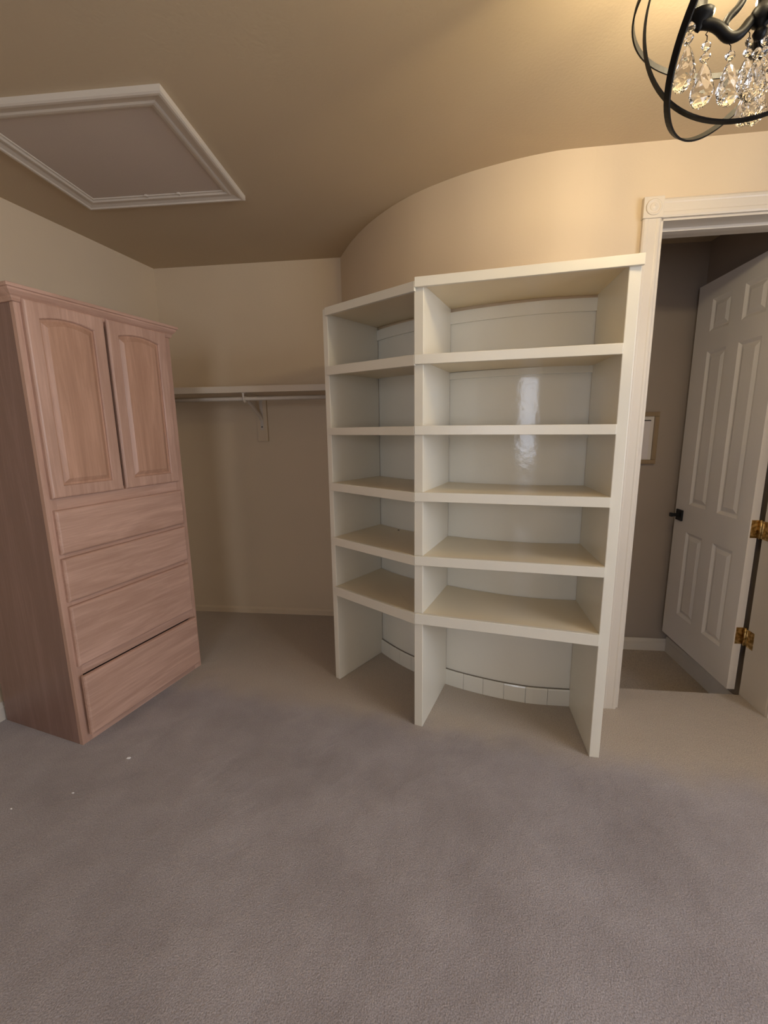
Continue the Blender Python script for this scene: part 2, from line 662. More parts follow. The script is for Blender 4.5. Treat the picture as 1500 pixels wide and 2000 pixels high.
board('baseboard_left', LEND, (-1.776, 1.825), 0, 0.085, 0.014, M_TRIM, 'cream baseboard along the left wall before the cabinet')
board('baseboard_back', (CL[0] + 0.02, CL[1]), (CL[0] + bkd.x * 1.24, CL[1] + bkd.y * 1.24), 0, 0.045, 0.012, M_WALL, 'low painted baseboard under the back wall')
board('baseboard_hall_back', (HF.x - hd.x * 0.7, HF.y - hd.y * 0.7), (HR.x, HR.y), -0.155, -0.072, 0.012, M_TRIM, 'white baseboard along the far hall wall')
board('baseboard_hall_right', (HR.x, HR.y), (HR.x - hr.x * 0.66, HR.y - hr.y * 0.66), -0.155, -0.055, 0.012, M_TRIM, 'white baseboard under the open door')

# ------------------------------------------------------------------ door casing and jamb
t = thing('trim_1', 'cream painted door casing with round rosette corner block', 'door trim', DO, DWA, 'structure')
HZ = 2.062                          # underside of the head jamb
W_ = OPEN_W
bxo('jamb', (-0.003, 0.016, -0.002, JD + 0.004, -0.10, HZ + 0.02), M_TRIM, t)
bxo('jamb', (W_ - 0.007, W_ + 0.003, -0.002, JD + 0.004, -0.10, HZ + 0.02), M_TRIM, t)
bxo('head_jamb', (0.0, W_, -0.002, JD + 0.004, HZ, HZ + 0.025), M_TRIM, t)
bxo('door_stop', (0.016, W_ - 0.016, 0.068, 0.104, HZ - 0.012, HZ + 0.001), M_TRIM, t, 0.002)
bxo('door_stop', (0.015, 0.027, 0.068, 0.104, 0, HZ - 0.012), M_TRIM, t, 0.002)


def casing(name, prof_w, x0, z0, z1, horiz=False, L=0):
    # fluted casing profile across width, protruding in -y
    pr = [(0, 0), (0, -0.013), (0.006, -0.016), (0.016, -0.016), (0.020, -0.0145), (0.048, -0.0145), (0.052, -0.016), (0.060, -0.016), (0.066, -0.012), (0.066, 0)]
    bm = bmesh.new()
    if horiz:
        loft(bm, [[Vector((x, y, z0 + a)) for a, y in pr] for x in (x0, x0 + L)])
    else:
        loft(bm, [[Vector((x0 + a, y, z)) for a, y in pr] for z in (z0, z1)])
    return obj(name, bm, M_TRIM, t)


casing('side_casing', 0.066, -0.062, 0.0, HZ + 0.008)
casing('side_casing', 0.066, W_ - 0.004, 0.0, HZ + 0.008)
casing('head_casing', 0.066, 0.008, HZ + 0.008, 0, True, W_ - 0.016)
for x in (-0.066, W_ - 0.006):
    rb = bxo('rosette_block', (x, x + 0.073, -0.021, 0, HZ + 0.006, HZ + 0.080), M_TRIM, t, 0.002)
    bm = bmesh.new()
    mt = Matrix.Translation((x + 0.0365, -0.020, HZ + 0.043)) @ Matrix.Rotation(rad(90), 4, 'X')
    lathe(bm, [(0.029, 0.0), (0.028, 0.0035), (0.025, 0.0045), (0.022, 0.003), (0.020, 0.0008), (0.015, 0.0008), (0.0135, 0.003), (0.011, 0.0045), (0.008, 0.003), (0.006, 0.0045), (0.0, 0.006)], 28, mt)
    obj('rosette_ring', bm, M_TRIM, rb, smooth=True)

# ------------------------------------------------------------------ six-panel door, open into the hall
DW_, DH_, DT_ = 0.640, 2.035, 0.036
door = thing('door_1', 'white six-panel door standing open into the hall', 'door',
             (*dw(0.600, 0.197), 0.0), DWA + rad(90), 'structure')
# local x runs from hinge edge into the hall, local y<0 ... visible face at +y (towards the left)
PANELS = [(0.098, 0.222, 1.790, 1.950), (0.345, 0.478, 1.790, 1.945),
          (0.090, 0.252, 0.846, 1.688), (0.338, 0.500, 0.846, 1.688),
          (0.100, 0.262, 0.185, 0.688), (0.352, 0.510, 0.185, 0.688)]
PANELS = [(0.105, 0.285, 1.785, 1.948), (0.355, 0.535, 1.785, 1.948),
          (0.105, 0.285, 0.848, 1.685), (0.355, 0.535, 0.848, 1.685),
          (0.105, 0.285, 0.184, 0.688), (0.355, 0.535, 0.184, 0.688)]
PANELS = [(0.092, 0.250, 1.785, 1.948), (0.345, 0.503, 1.785, 1.948),
          (0.092, 0.250, 0.848, 1.685), (0.345, 0.503, 0.848, 1.685),
          (0.092, 0.250, 0.184, 0.688), (0.345, 0.503, 0.184, 0.688)]
zb = 0.008
xs = [0, 0.092, 0.250, 0.345, 0.503, DW_]
zs = [zb, 0.184, 0.688, 0.848, 1.685, 1.785, 1.948, zb + DH_]
bm = bmesh.new()
for i in range(5):
    for j in range(7):
        if i in (1, 3) and j in (1, 3, 5):
            box(bm, xs[i], xs[i + 1], -DT_ + 0.010, -0.010, zs[j], zs[j + 1])   # thin web in the panel field
        else:
            box(bm, xs[i], xs[i + 1], -DT_, 0, zs[j], zs[j + 1])
bmesh.ops.remove_doubles(bm, verts=bm.verts, dist=1e-5)
obj('door_slab', bm, M_DOOR, door)


def frus(bm, x0, x1, z0, z1, ins, y0, y1):
    a = [(x0, y0, z0), (x1, y0, z0), (x1, y0, z1), (x0, y0, z1)]
    b = [(x0 + ins, y1, z0 + ins), (x1 - ins, y1, z0 + ins), (x1 - ins, y1, z1 - ins), (x0 + ins, y1, z1 - ins)]
    loft(bm, [[Vector(p) for p in a], [Vector(p) for p in b]])


for (x0, x1, z0, z1) in PANELS:
    bm = bmesh.new()
    # sloped sticking around the field, then the raised field itself
    for s, yo in ((1, 0.0), (-1, -DT_)):
        outer = [(x0, z0), (x1, z0), (x1, z1), (x0, z1)]
        i1 = [(x0 + 0.014, z0 + 0.014), (x1 - 0.014, z0 + 0.014), (x1 - 0.014, z1 - 0.014), (x0 + 0.014, z1 - 0.014)]
        i2 = [(x0 + 0.020, z0 + 0.020), (x1 - 0.020, z0 + 0.020), (x1 - 0.020, z1 - 0.020), (x0 + 0.020, z1 - 0.020)]
        i3 = [(x0 + 0.040, z0 + 0.040), (x1 - 0.040, z0 + 0.040), (x1 - 0.040, z1 - 0.040), (x0 + 0.040, z1 - 0.040)]
        loft(bm, [[Vector((x, yo + s * -d, z)) for x, z in lp] for lp, d in ((outer, 0.0), (i1, 0.0085), (i2, 0.0090), (i3, 0.002))], cap=False)
        f = [bm.verts.new((x, yo - s * 0.002, z)) for x, z in i3]
        bm.faces.new(f)
    obj('door_panel', bm, M_DOOR, door)
# lever handle on the free edge
bm = bmesh.new()
mt = Matrix.Translation((DW_ - 0.058, 0.0, 0.775)) @ Matrix.Rotation(rad(-90), 4, 'X')
box(bm, DW_ - 0.090, DW_ - 0.026, 0.0, 0.010, 0.742, 0.806)
hb = obj('door_handle', bm, M_BLACK, door, 0.002)
tag(hb, 'black square-plate lever handle')
bm = bmesh.new()
tube(bm, [(DW_ - 0.058, 0.008, 0.775), (DW_ - 0.058, 0.050, 0.775)], 0.010, 12)
box(bm, DW_ - 0.068, DW_ + 0.055 - 0.10, 0.042, 0.056, 0.764, 0.786)
obj('handle_lever', bm, M_BLACK, hb, 0.002)
bm = bmesh.new()
box(bm, DW_ - 0.002, DW_ + 0.0015, -DT_ + 0.006, -0.006, 0.745, 0.805)
obj('latch_plate', bm, M_BRASS, door)
for zc in (0.293, 0.820, 1.80):
    bm = bmesh.new()
    box(bm, -0.002, 0.0, -0.046, -0.006, zc - 0.042, zc + 0.042)         # leaf on the door edge
    hg = obj('hinge', bm, M_BRASS, door)
    tag(hg, 'worn brass butt hinge')
    bm = bmesh.new()
    box(bm, -0.030, -0.001, -0.0409, -0.0385, zc - 0.040, zc + 0.040)
    tube(bm, [(-0.012, -0.0400, zc - 0.045), (-0.012, -0.0400, zc + 0.045)], 0.0055, 10)
    obj('hinge_pin', bm, M_BRASS, hg, smooth=True)
    bm = bmesh.new()
    # leaf on the jamb (jamb plane is 14 mm to the right of the door)
    box(bm, -0.070, -0.030, -0.0409, -0.0395, zc - 0.042, zc + 0.042)
    obj('jamb_leaf', bm, M_BRASS, hg)
# ------------------------------------------------------------------ picture on the hall wall
pf = thing('picture_frame', 'tan wooden picture frame with a white certificate on the hall wall', 'picture frame',
           (HF.x, HF.y, 0), HA)
px0, px1, pz0, pz1 = -0.32, -0.030, 1.068, 1.378
M_TAN = wood('tan_frame_wood', 2, (0.30, 0.21, 0.12), (0.26, 0.18, 0.10))
fw = 0.026
for d in ((px0, px1, -0.02, 0, pz0, pz0 + fw), (px0, px1, -0.02, 0, pz1 - fw, pz1),
          (px0, px0 + fw, -0.02, 0, pz0 + fw, pz1 - fw), (px1 - fw, px1, -0.02, 0, pz0 + fw, pz1 - fw)):
    bxo('frame_rail', d, M_TAN, pf, 0.003)
bxo('mat_board', (px0 + fw, px1 - fw, -0.010, 0, pz0 + fw, pz1 - fw), M_MATBOARD, pf)
ct = bxo('certificate', (px0 + fw + 0.02, px1 - fw - 0.020, -0.0115, -0.009, pz0 + fw + 0.004, pz1 - fw - 0.022), M_PAPER, pf)
bxo('mat_dark_line', (px0 + fw + 0.018, px1 - fw - 0.018, -0.013, -0.009, pz1 - fw - 0.027, pz1 - fw - 0.021), M_DARK, pf)  # thin black line across the top of the certificate
bm = bmesh.new()
for k in range(7):
    zz = pz1 - fw - 0.052 - k * 0.008
    for q in range(9):
        x = px0 + fw + 0.035 + q * 0.017
        if x + 0.012 < px1 - 0.085:
            box(bm, x, x + 0.008 + 0.006 * random.random(), -0.0121, -0.011, zz, zz + 0.0028)
obj('writing', bm, M_INK, ct)

# ------------------------------------------------------------------ bookcase
ANG = {'L': rad(51.6), 'M': rad(65.8), 'R': rad(80.3)}
FP = {'L': (-0.257, 2.110), 'M': (0.139, 1.724), 'R': (0.822, 1.521)}
TH = {'L': 0.030, 'M': 0.038, 'R': 0.038}
WALLPATH = CURVE + [dw(u0 + 0.02 + k * 0.02, 0) for k in range(0, 12)]
BACKP = offset_path(WALLPATH, 0.007)
bc = thing('bookcase', 'white painted two-bay built-in bookcase, angled and empty, against the curved wall', 'bookcase', (0.3, 1.75, 0))
BO = Vector((0.3, 1.75))


def L2(p):
    return (p[0] - BO.x, p[1] - BO.y)


TOPZ = 1.836
HIT = {}
for k in 'LMR':
    a = ANG[k]
    hit = ray_path(FP[k], a, BACKP)
    HIT[k] = hit
    ln = hit[0] + 0.0
    d = Vector((cos(a), sin(a)))
    nn = Vector((-sin(a), cos(a))) * TH[k] / 2
    c = Vector(FP[k])
    # extend each side until it meets the back
    h1 = ray_path((c + nn)[:], a, BACKP)[0]
    h2 = ray_path((c - nn)[:], a, BACKP)[0]
    pl = [c + nn, c + nn + d * (h1 - 0.002), c - nn + d * (h2 - 0.002), c - nn]
    bm = bmesh.new()
    top = {'L': TOPZ, 'M': 1.822, 'R': 1.829}[k]
    prism(bm, [L2(p) for p in pl], 0.0, top)
    obj('upright', bm, M_SHELF, bc, 0.0025)


def side_pt(k, s, back=0.0):
    a = ANG[k]
    return Vector(FP[k]) + Vector((-sin(a), cos(a))) * (TH[k] / 2) * s + Vector((cos(a), sin(a))) * back


def mitre(off_):
    """where the two nosing edge lines meet in front of the middle upright"""
    a0, a1 = side_pt('L', -1, 0.002), side_pt('M', 1, 0.002)
    b0, b1 = side_pt('M', -1, 0.002), side_pt('R', 1, 0.002)
    d0, d1 = (a1 - a0).normalized(), (b1 - b0).normalized()
    p, q = a0 + Vector((d0.y, -d0.x)) * off_, b0 + Vector((d1.y, -d1.x)) * off_
    den = d0.x * d1.y - d0.y * d1.x
    t_ = ((q.x - p.x) * d1.y - (q.y - p.y) * d1.x) / den
    return p + d0 * t_


def bay(k0, k1, levels, first_cover):
    # inner faces: right face of k0 (s=-1), left face of k1 (s=+1)
    a = side_pt(k0, -1, 0.002)
    b = side_pt(k1, +1, 0.002)
    ha = ray_path(a[:], ANG[k0], BACKP)
    hb = ray_path(b[:], ANG[k1], BACKP)
    back = path_between(offset_path(WALLPATH, 0.011), ha[1], hb[1])
    ch = (b - a).normalized()
    out = Vector((ch.y, -ch.x))
    for i, (za, zb_, th) in enumerate(levels):
        shift = Vector((0, 0))
        poly = [a, b] + [Vector(p) for p in reversed(back)]
        # pull polygon ends a hair off the uprights
        bm = bmesh.new()
        lo = []
        hi = []
        for p in poly:
            f = max(0.0, min(1.0, (p - a).dot(ch) / (b - a).length))
            z = za * (1 - f) + zb_ * f
            q = L2(p)
            lo.append(bm.verts.new((q[0], q[1], z - 0.024)))
            hi.append(bm.verts.new((q[0], q[1], z)))
        bm.faces.new(list(reversed(lo)))
        bm.faces.new(hi)
        m_ = len(poly)
        for q in range(m_):
            r = (q + 1) % m_
            bm.faces.new((lo[q], lo[r], hi[r], hi[q]))
        sh = obj('shelf', bm, M_SHELFTOP, bc)
        # nosing strip along the front, mitred over the middle upright
        na, nb = a.copy(), b.copy()
        if k0 == 'M':
            nb = b + ch * (TH['R'] + 0.004) if i == 0 else b - ch * 0.001
        A = []
        for off_ in (0.0015, 0.016):
            e0, e1 = na + out * off_, nb + out * off_
            mt_ = mitre(off_)
            if k0 == 'L':
                e1 = mt_ - ch * 0.0004
            else:
                e0 = mt_ + ch * 0.0004
            A.append((e0, e1))
        A = [A[0][0], A[0][1], A[1][1], A[1][0]]
        zA = za
        zB = zb_
        bm = bmesh.new()
        zz = [zA, zB, zB, zA]
        lo = [bm.verts.new((*L2(p), z - th)) for p, z in zip(A, zz)]
        hi = [bm.verts.new((*L2(p), z + 0.001)) for p, z in zip(A, zz)]
        bm.faces.new(list(reversed(lo)))
        bm.faces.new(hi)
        for q in range(4):
            r = (q + 1) % 4
            bm.faces.new((lo[q], lo[r], hi[r], hi[q]))
        obj('shelf_nosing', bm, M_SHELF, sh, 0.0015)
    return a, b, ha, hb


LV_L = [(1.836, 1.824, 0.033), (1.583, 1.568, 0.038), (1.306, 1.304, 0.033), (1.046, 1.045, 0.038), (0.776, 0.782, 0.038), (0.519, 0.532, 0.044)]
LV_R = [(1.837, 1.831, 0.033), (1.568, 1.563, 0.034), (1.306, 1.300, 0.034), (1.047, 1.047, 0.036), (0.784, 0.790, 0.038), (0.534, 0.526, 0.044)]
bay('L', 'M', LV_L, False)
bay('M', 'R', LV_R, True)
# glossy back panel and kerfed baseboard in each bay, top rail under the highest shelf
for k0, k1 in (('L', 'M'), ('M', 'R')):
    a = side_pt(k0, -1)
    b = side_pt(k1, +1)
    ha = ray_path(a[:], ANG[k0], WALLPATH)
    hb = ray_path(b[:], ANG[k1], WALLPATH)
    f0 = path_between(offset_path(WALLPATH, 0.0065), ha[1], hb[1])
    f1 = path_between(offset_path(WALLPATH, 0.001), ha[1], hb[1])
    bm = bmesh.new()
    loops = []
    for p, q in zip(f0, f1):
        loops.append([Vector((*L2(p), 0.0)), Vector((*L2(p), 1.80)), Vector((*L2(q), 1.80)), Vector((*L2(q), 0.0))])
    loft(bm, loops)
    o = obj('back_panel', bm, M_BACK, bc, smooth=True)
    o.modifiers.new('split', 'EDGE_SPLIT').split_angle = rad(40)
    # kerfed baseboard: blocks with narrow saw kerfs between
    base = path_between(offset_path(WALLPATH, 0.0075), ha[1] + 0.02, hb[1] - 0.02)
    ln = [0.0]
    for p, q in zip(base, base[1:]):
        ln.append(ln[-1] + math.dist(p, q))
    tot = ln[-1]

    def at(s):
        for i in range(len(ln) - 1):
            if ln[i + 1] >= s - 1e-9:
                f = (s - ln[i]) / max(1e-9, ln[i + 1] - ln[i])
                p, q = base[i], base[i + 1]
                tx, ty = q[0] - p[0], q[1] - p[1]
                l = math.hypot(tx, ty)
                return Vector((p[0] + tx * f, p[1] + ty * f)), Vector((ty / l, -tx / l))
        return Vector(base[-1]), Vector((0, -1))
    nb = max(4, int(round(tot / 0.095)))
    bbm = bmesh.new()
    bz = 0.082
    for i in range(nb):
        s0 = tot * i / nb + (0.0008 if i else 0)
        s1 = tot * (i + 1) / nb - (0.0008 if i < nb - 1 else 0)
        loops = []
        for kk in range(4):
            p, nrm = at(s0 + (s1 - s0) * kk / 3)
            q = p + nrm * 0.011
            q2 = p + nrm * 0.008
            loops.append([Vector((*L2(p), 0)), Vector((*L2(q), 0)), Vector((*L2(q), bz - 0.006)), Vector((*L2(q2), bz)), Vector((*L2(p), bz))])
        loft(bbm, loops)
    obj('kerfed_baseboard', bbm, M_BACK, bc)
    # dark caulk line along its top
    bbm = bmesh.new()
    loops = []
    for kk in range(25):
        p, nrm = at(tot * kk / 24)
        q = p + nrm * 0.0045
        loops.append([Vector((*L2(p), bz)), Vector((*L2(q), bz)), Vector((*L2(q), bz + 0.003)), Vector((*L2(p), bz + 0.003))])
    loft(bbm, loops)
    obj('joint_line', bbm, M_GAP, bc)
    # cleat rails under the upper shelves
    for c0, c1 in (((1.748, 1.797), (1.512, 1.5405), (1.250, 1.2755)) if k0 == 'M' else ((1.748, 1.797),)):
        bbm = bmesh.new()
        loops = []
        for kk in range(25):
            p, nrm = at(tot * kk / 24)
            q = p + nrm * 0.010
            loops.append([Vector((*L2(p), c0)), Vector((*L2(q), c0)), Vector((*L2(q), c1)), Vector((*L2(p), c1))])
        loft(bbm, loops)
        obj('cleat', bbm, M_BACK, bc)

# ------------------------------------------------------------------ oak cabinet
CA = rad(69.607)
cb = thing('wardrobe_cabinet', 'pickled oak cabinet with two arched doors over four drawers by the left wall', 'cabinet',
           (-1.2807, 1.6415, 0), CA)
x0, x1, dep, ht = -0.012, 0.668, 0.50, 1.772
bm = bmesh.new()
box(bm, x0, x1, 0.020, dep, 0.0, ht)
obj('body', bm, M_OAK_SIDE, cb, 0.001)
# face frame
ff = [((x0, 0.030, 0, 0.020, 0.0, ht), M_OAK_V), ((0.622, x1, 0, 0.020, 0.0, ht), M_OAK_V),
      ((0.030, 0.622, 0, 0.020, 1.740, ht), M_OAK_H), ((0.030, 0.622, 0, 0.020, 0.990, 1.062), M_OAK_H),
      ((0.030, 0.622, 0, 0.020, 0.805, 0.840), M_OAK_H), ((0.030, 0.622, 0, 0.020, 0.605, 0.640), M_OAK_H),
      ((0.030, 0.622, 0, 0.020, 0.305, 0.358), M_OAK_H), ((0.030, 0.622, 0, 0.020, 0.0, 0.050), M_OAK_H)]
for d, m_ in ff:
    bxo('face_frame_stile' if m_ is M_OAK_V else 'face_frame_rail', d, m_, cb, 0.0008)
bxo('recess_shade_board', (0.030, 0.622, 0.016, 0.0202, 0.05, 1.74), M_DARK, cb)  # black board painted as the shade in the gaps behind doors and drawers
# crown moulding, mitred round front and both sides
prof = [(0.000, 1.752), (0.006, 1.752), (0.010, 1.760), (0.010, 1.768), (0.018, 1.776), (0.026, 1.786), (0.026, 1.792), (0.032, 1.794), (0.032, 1.806), (0.0, 1.806)]
bm = bmesh.new()
loops = []
for cx, cy, sx, sy in ((x0, dep, -1, 0), (x0, 0, -1, -1), (x1, 0, 1, -1), (x1, dep, 1, 0)):
    loops.append([Vector((cx + sx * p, cy + sy * p, z)) for p, z in prof])
loft(bm, loops)
obj('crown_moulding', bm, M_OAK_H, cb, 0.0015)
bxo('top_board', (x0 + 0.001, x1 - 0.001, 0.001, dep, 1.772, 1.800), M_OAK_H, cb)


def arch_loop(xa, xb, za, zb2, rise, ins, y, n=14):
    """rectangle with a cathedral arched top, inset by ins"""
    xa, xb, za = xa + ins, xb - ins, za + ins
    zs_ = zb2 - ins
    pts = [Vector((xa, y, za)), Vector((xb, y, za))]
    for i in range(n + 1):
        f = 1 - i / n
        x = xa + (xb - xa) * f
        pts.append(Vector((x, y, zs_ + rise * (1 - (2 * f - 1) ** 2))))
    return pts


def oak_door(xa, xb, za, zb2, knob=None):
    yd = -0.020
    dr = None
    # frame: outer rectangle to arched opening, as one mitreless ring with depth
    st = 0.046
    n = 14
    ox = [Vector((xa, 0, za)), Vector((xb, 0, za))]
    for i in range(n + 1):
        f = 1 - i / n
        ox.append(Vector((xa + (xb - xa) * f, 0, zb2)))
    rise = 0.016
    arch = arch_loop(xa + st, xb - st, za + st - 0.001, zb2 - st - 0.013, rise, 0, 0, n)

    def at_y(lp, y, grow=0.0):
        return [Vector((p.x, y, p.z)) for p in lp]
    # rounded outer edge
    cxm, czm = (xa + xb) / 2, (za + zb2) / 2

    def inset(lp, d):
        out = []
        for p in lp:
            out.append(Vector((min(max(p.x, xa + d), xb - d), p.y, min(max(p.z, za + d), zb2 - d))))
        return out
    bm = bmesh.new()
    loops = [at_y(ox, -0.0005), at_y(ox, yd + 0.006), at_y(inset(ox, 0.003), yd + 0.0015), at_y(inset(ox, 0.008), yd), at_y(arch, yd),
             at_y(arch_loop(xa + st, xb - st, za + st - 0.001, zb2 - st - 0.013, rise, 0.003, 0, n), yd + 0.0045), at_y(arch_loop(xa + st, xb - st, za + st - 0.001, zb2 - st - 0.013, rise, 0.003, 0, n), -0.003)]
    loft(bm, loops, cap=False)
    dr = obj('door', bm, M_OAK_V, cb)
    # raised panel
    P = (xa + st, xb - st, za + st - 0.001, zb2 - st - 0.013, rise)
    bm = bmesh.new()
    loft(bm, [at_y(arch_loop(*P, 0.0028, 0, n), -0.003), at_y(arch_loop(*P, 0.0028, 0, n), yd + 0.010), at_y(arch_loop(*P, 0.010, 0, n), yd + 0.0105),
              at_y(arch_loop(*P, 0.024, 0, n), yd + 0.003), at_y(arch_loop(*P, 0.027, 0, n), yd + 0.0015)])
    obj('raised_panel', bm, M_OAK_PANEL, dr)
    return dr


oak_door(0.0085, 0.3115, 1.050, 1.767)
oak_door(0.3245, 0.6300, 1.050, 1.767)
for za, zb2, yo in ((0.828, 1.003, 0), (0.631, 0.810, 0), (0.351, 0.611, 0), (0.042, 0.309, -0.016)):
    bm = bmesh.new()
    xa, xb = 0.0105, 0.6345
    lp = lambda d, y: [Vector((xa + d, y, za + d)), Vector((xb - d, y, za + d)), Vector((xb - d, y, zb2 - d)), Vector((xa + d, y, zb2 - d))]
    loft(bm, [lp(0, -0.0005 + yo), lp(0, -0.013 + yo), lp(0.003, -0.0175 + yo), lp(0.008, -0.020 + yo)])
    df = obj('drawer_front', bm, M_OAK_H, cb)
    if yo:
        tag(df, 'bottom drawer front standing slightly open')
        bxo('drawer_box', (0.045, 0.600, yo - 0.001, 0.014, za + 0.03, zb2 - 0.04), M_OAK_SIDE, df)

# ------------------------------------------------------------------ closet shelf, bracket and rod
WA = rad(-6.6)
SO = Vector((-0.25, 2.905, 0))
ws = thing('wall_shelf', 'long painted closet shelf on the back wall left of the bookcase', 'shelf', SO, WA)
# local x along the wall (negative to the left), local y negative = into the room
LFT = -1.262
bm = bmesh.new()
prism(bm, [(LFT + 0.045, -0.0015), (0.0, -0.0015), (0.075, -0.2975), (LFT - 0.055, -0.2975)], 1.524, 1.562)
obj('shelf_board', bm, M_WSHELF, ws, 0.0025)
bxo('mounting_block', (-0.588, -0.518, -0.019, -0.001, 1.229, 1.524), M_WALL, ws, 0.002)
bm = bmesh.new()
bx = -0.553
box(bm, bx - 0.010, bx + 0.010, -0.0215, -0.0188, 1.305, 1.523)
box(bm, bx - 0.010, bx + 0.010, -0.285, -0.0188, 1.5205, 1.5238)
tube(bm, [(bx, -0.022, 1.375), (bx, -0.05, 1.40), (bx, -0.235, 1.490), (bx, -0.262, 1.497)], 0.0105, 8)
# hook that cradles the rod
hk = [(bx, -0.262 + 0.018 * cos(a), 1.490 + 0.018 * sin(a)) for a in [rad(x) for x in range(150, 400, 20)]]
tube(bm, hk, 0.006, 8)
tube(bm, [(bx, -0.262, 1.4725), (bx, -0.285, 1.50), (bx, -0.285, 1.5225)], 0.006, 8)
br = obj('bracket', bm, M_ROD, ws)
bm = bmesh.new()
lathe(bm, [(0.0045, 0.0), (0.004, 0.002), (0.0, 0.003)], 10, Matrix.Translation((bx, -0.0214, 1.325)) @ Matrix.Rotation(rad(90), 4, 'X'))
obj('screw', bm, M_DARK, br)
bm = bmesh.new()
c0 = SO + Vector((cos(WA), sin(WA), 0)) * (LFT - 0.045) + Vector((-sin(WA), cos(WA), 0)) * -0.262
c1 = SO + Vector((cos(WA), sin(WA), 0)) * 0.060 + Vector((-sin(WA), cos(WA), 0)) * -0.262
tube(bm, [(c0.x, c0.y, 1.490), (c1.x, c1.y, 1.490)], 0.0118, 16)
tag(obj('closet_rod', bm, M_ROD, smooth=True), 'pale round hanging rod under the closet shelf', 'rod')

# ------------------------------------------------------------------ attic hatch
HT = rad(-5.2)
at_ = thing('attic_hatch', 'white framed attic access hatch in the ceiling over the cabinet', 'hatch', (-0.604, 2.186, CEIL), HT)
HWX, HWY, MW = 0.745, 0.650, 0.072
HPROF = [(0.0, 0.0), (0.0, -0.018), (0.006, -0.021), (0.014, -0.021), (0.018, -0.017), (0.034, -0.013), (0.044, -0.012), (0.050, -0.0155), (0.058, -0.0155), (0.064, -0.011), (MW, -0.010), (MW, 0.0)]


def hatch_side(c0, c1, d0, d1):
    bm = bmesh.new()
    loft(bm, [[Vector((c[0] + d[0] * p, c[1] + d[1] * p, z)) for p, z in HPROF] for c, d in ((c0, d0), (c1, d1))])
    obj('frame_moulding', bm, M_TRIM, at_)


cs = [((0, 0), (-1, -1)), ((0, -HWY), (-1, 1)), ((-HWX, -HWY), (1, 1)), ((-HWX, 0), (1, -1))]
for i in range(4):
    (a, da), (b, db) = cs[i], cs[(i + 1) % 4]
    hatch_side(a, b, da, db)
bxo('hatch_panel', (-HWX + MW, -MW, -HWY + MW, -MW, -0.006, 0.0), M_HATCH, at_)
for xx in (-0.28, -0.43):
    bxo('clip', (xx, xx + 0.012, -MW - 0.006, -MW + 0.010, -0.013, -0.004), M_TRIM, at_, 0.001)

# ------------------------------------------------------------------ orb chandelier
OC = Vector((0.7426, 1.0, 2.1016))
OR = 0.206
ch = thing('chandelier', 'dark iron orb chandelier with crystal drops hanging at the top right', 'chandelier', OC)


def band(a, b, w_=0.017, th=0.004, r=OR):
    n = Vector((cos(a) * cos(b), sin(a) * cos(b), sin(b)))
    u_ = n.cross(Vector((0.3, 0.2, 0.9))).normalized()
    v_ = n.cross(u_)
    bm = bmesh.new()
    N = 96
    rows = []
    for i in range(N):
        t_ = 2 * pi * i / N
        e = u_ * cos(t_) + v_ * sin(t_)
        rows.append([bm.verts.new(e * (r + s * th / 2) + n * q * w_ / 2) for s, q in ((1, 1), (1, -1), (-1, -1), (-1, 1))])
    for i in range(N):
        p, q = rows[i], rows[(i + 1) % N]
        for k in range(4):
            l = (k + 1) % 4
            bm.faces.new((p[k], p[l], q[l], q[k]))
    return obj('orb_band', bm, M_IRON, ch)


band(2.3094, 0.6711, 0.013, 0.004, 0.219)
band(1.2349, 0.0696, 0.013, 0.004, 0.2011)
band(5.593, 1.4361, 0.011, 0.0035, 0.2237)
# stem, canopy
bm = bmesh.new()
lathe(bm, [(0.0, -0.075), (0.008, -0.072), (0.012, -0.062), (0.007, -0.054), (0.016, -0.046), (0.022, -0.034), (0.016, -0.022), (0.009, -0.014), (0.009, 0.06), (0.014, 0.075), (0.008, 0.09), (0.007, 0.200), (0.0, 0.201)], 20)
obj('stem', bm, M_IRON, ch, smooth=True)
bm = bmesh.new()
lathe(bm, [(0.0, 0.196), (0.012, 0.198), (0.020, 0.210), (0.045, 0.222), (0.058, 0.232), (0.060, CEIL - OC.z), (0.0, CEIL - OC.z)], 28)
obj('canopy', bm, M_IRON, ch, smooth=True)


def octa(bm, c, r, hh):
    """small faceted bead: double pyramid with flat table"""
    seg = 8
    loops = []
    for rr, z in ((0.25, -1), (0.85, -0.45), (1, 0.0), (0.85, 0.45), (0.25, 1)):
        loops.append([Vector((c[0] + r * rr * cos(2 * pi * i / seg + rr), c[1] + 0.55 * r * rr * sin(2 * pi * i / seg + rr), c[2] + hh * z)) for i in range(seg)])
    loft(bm, loops)


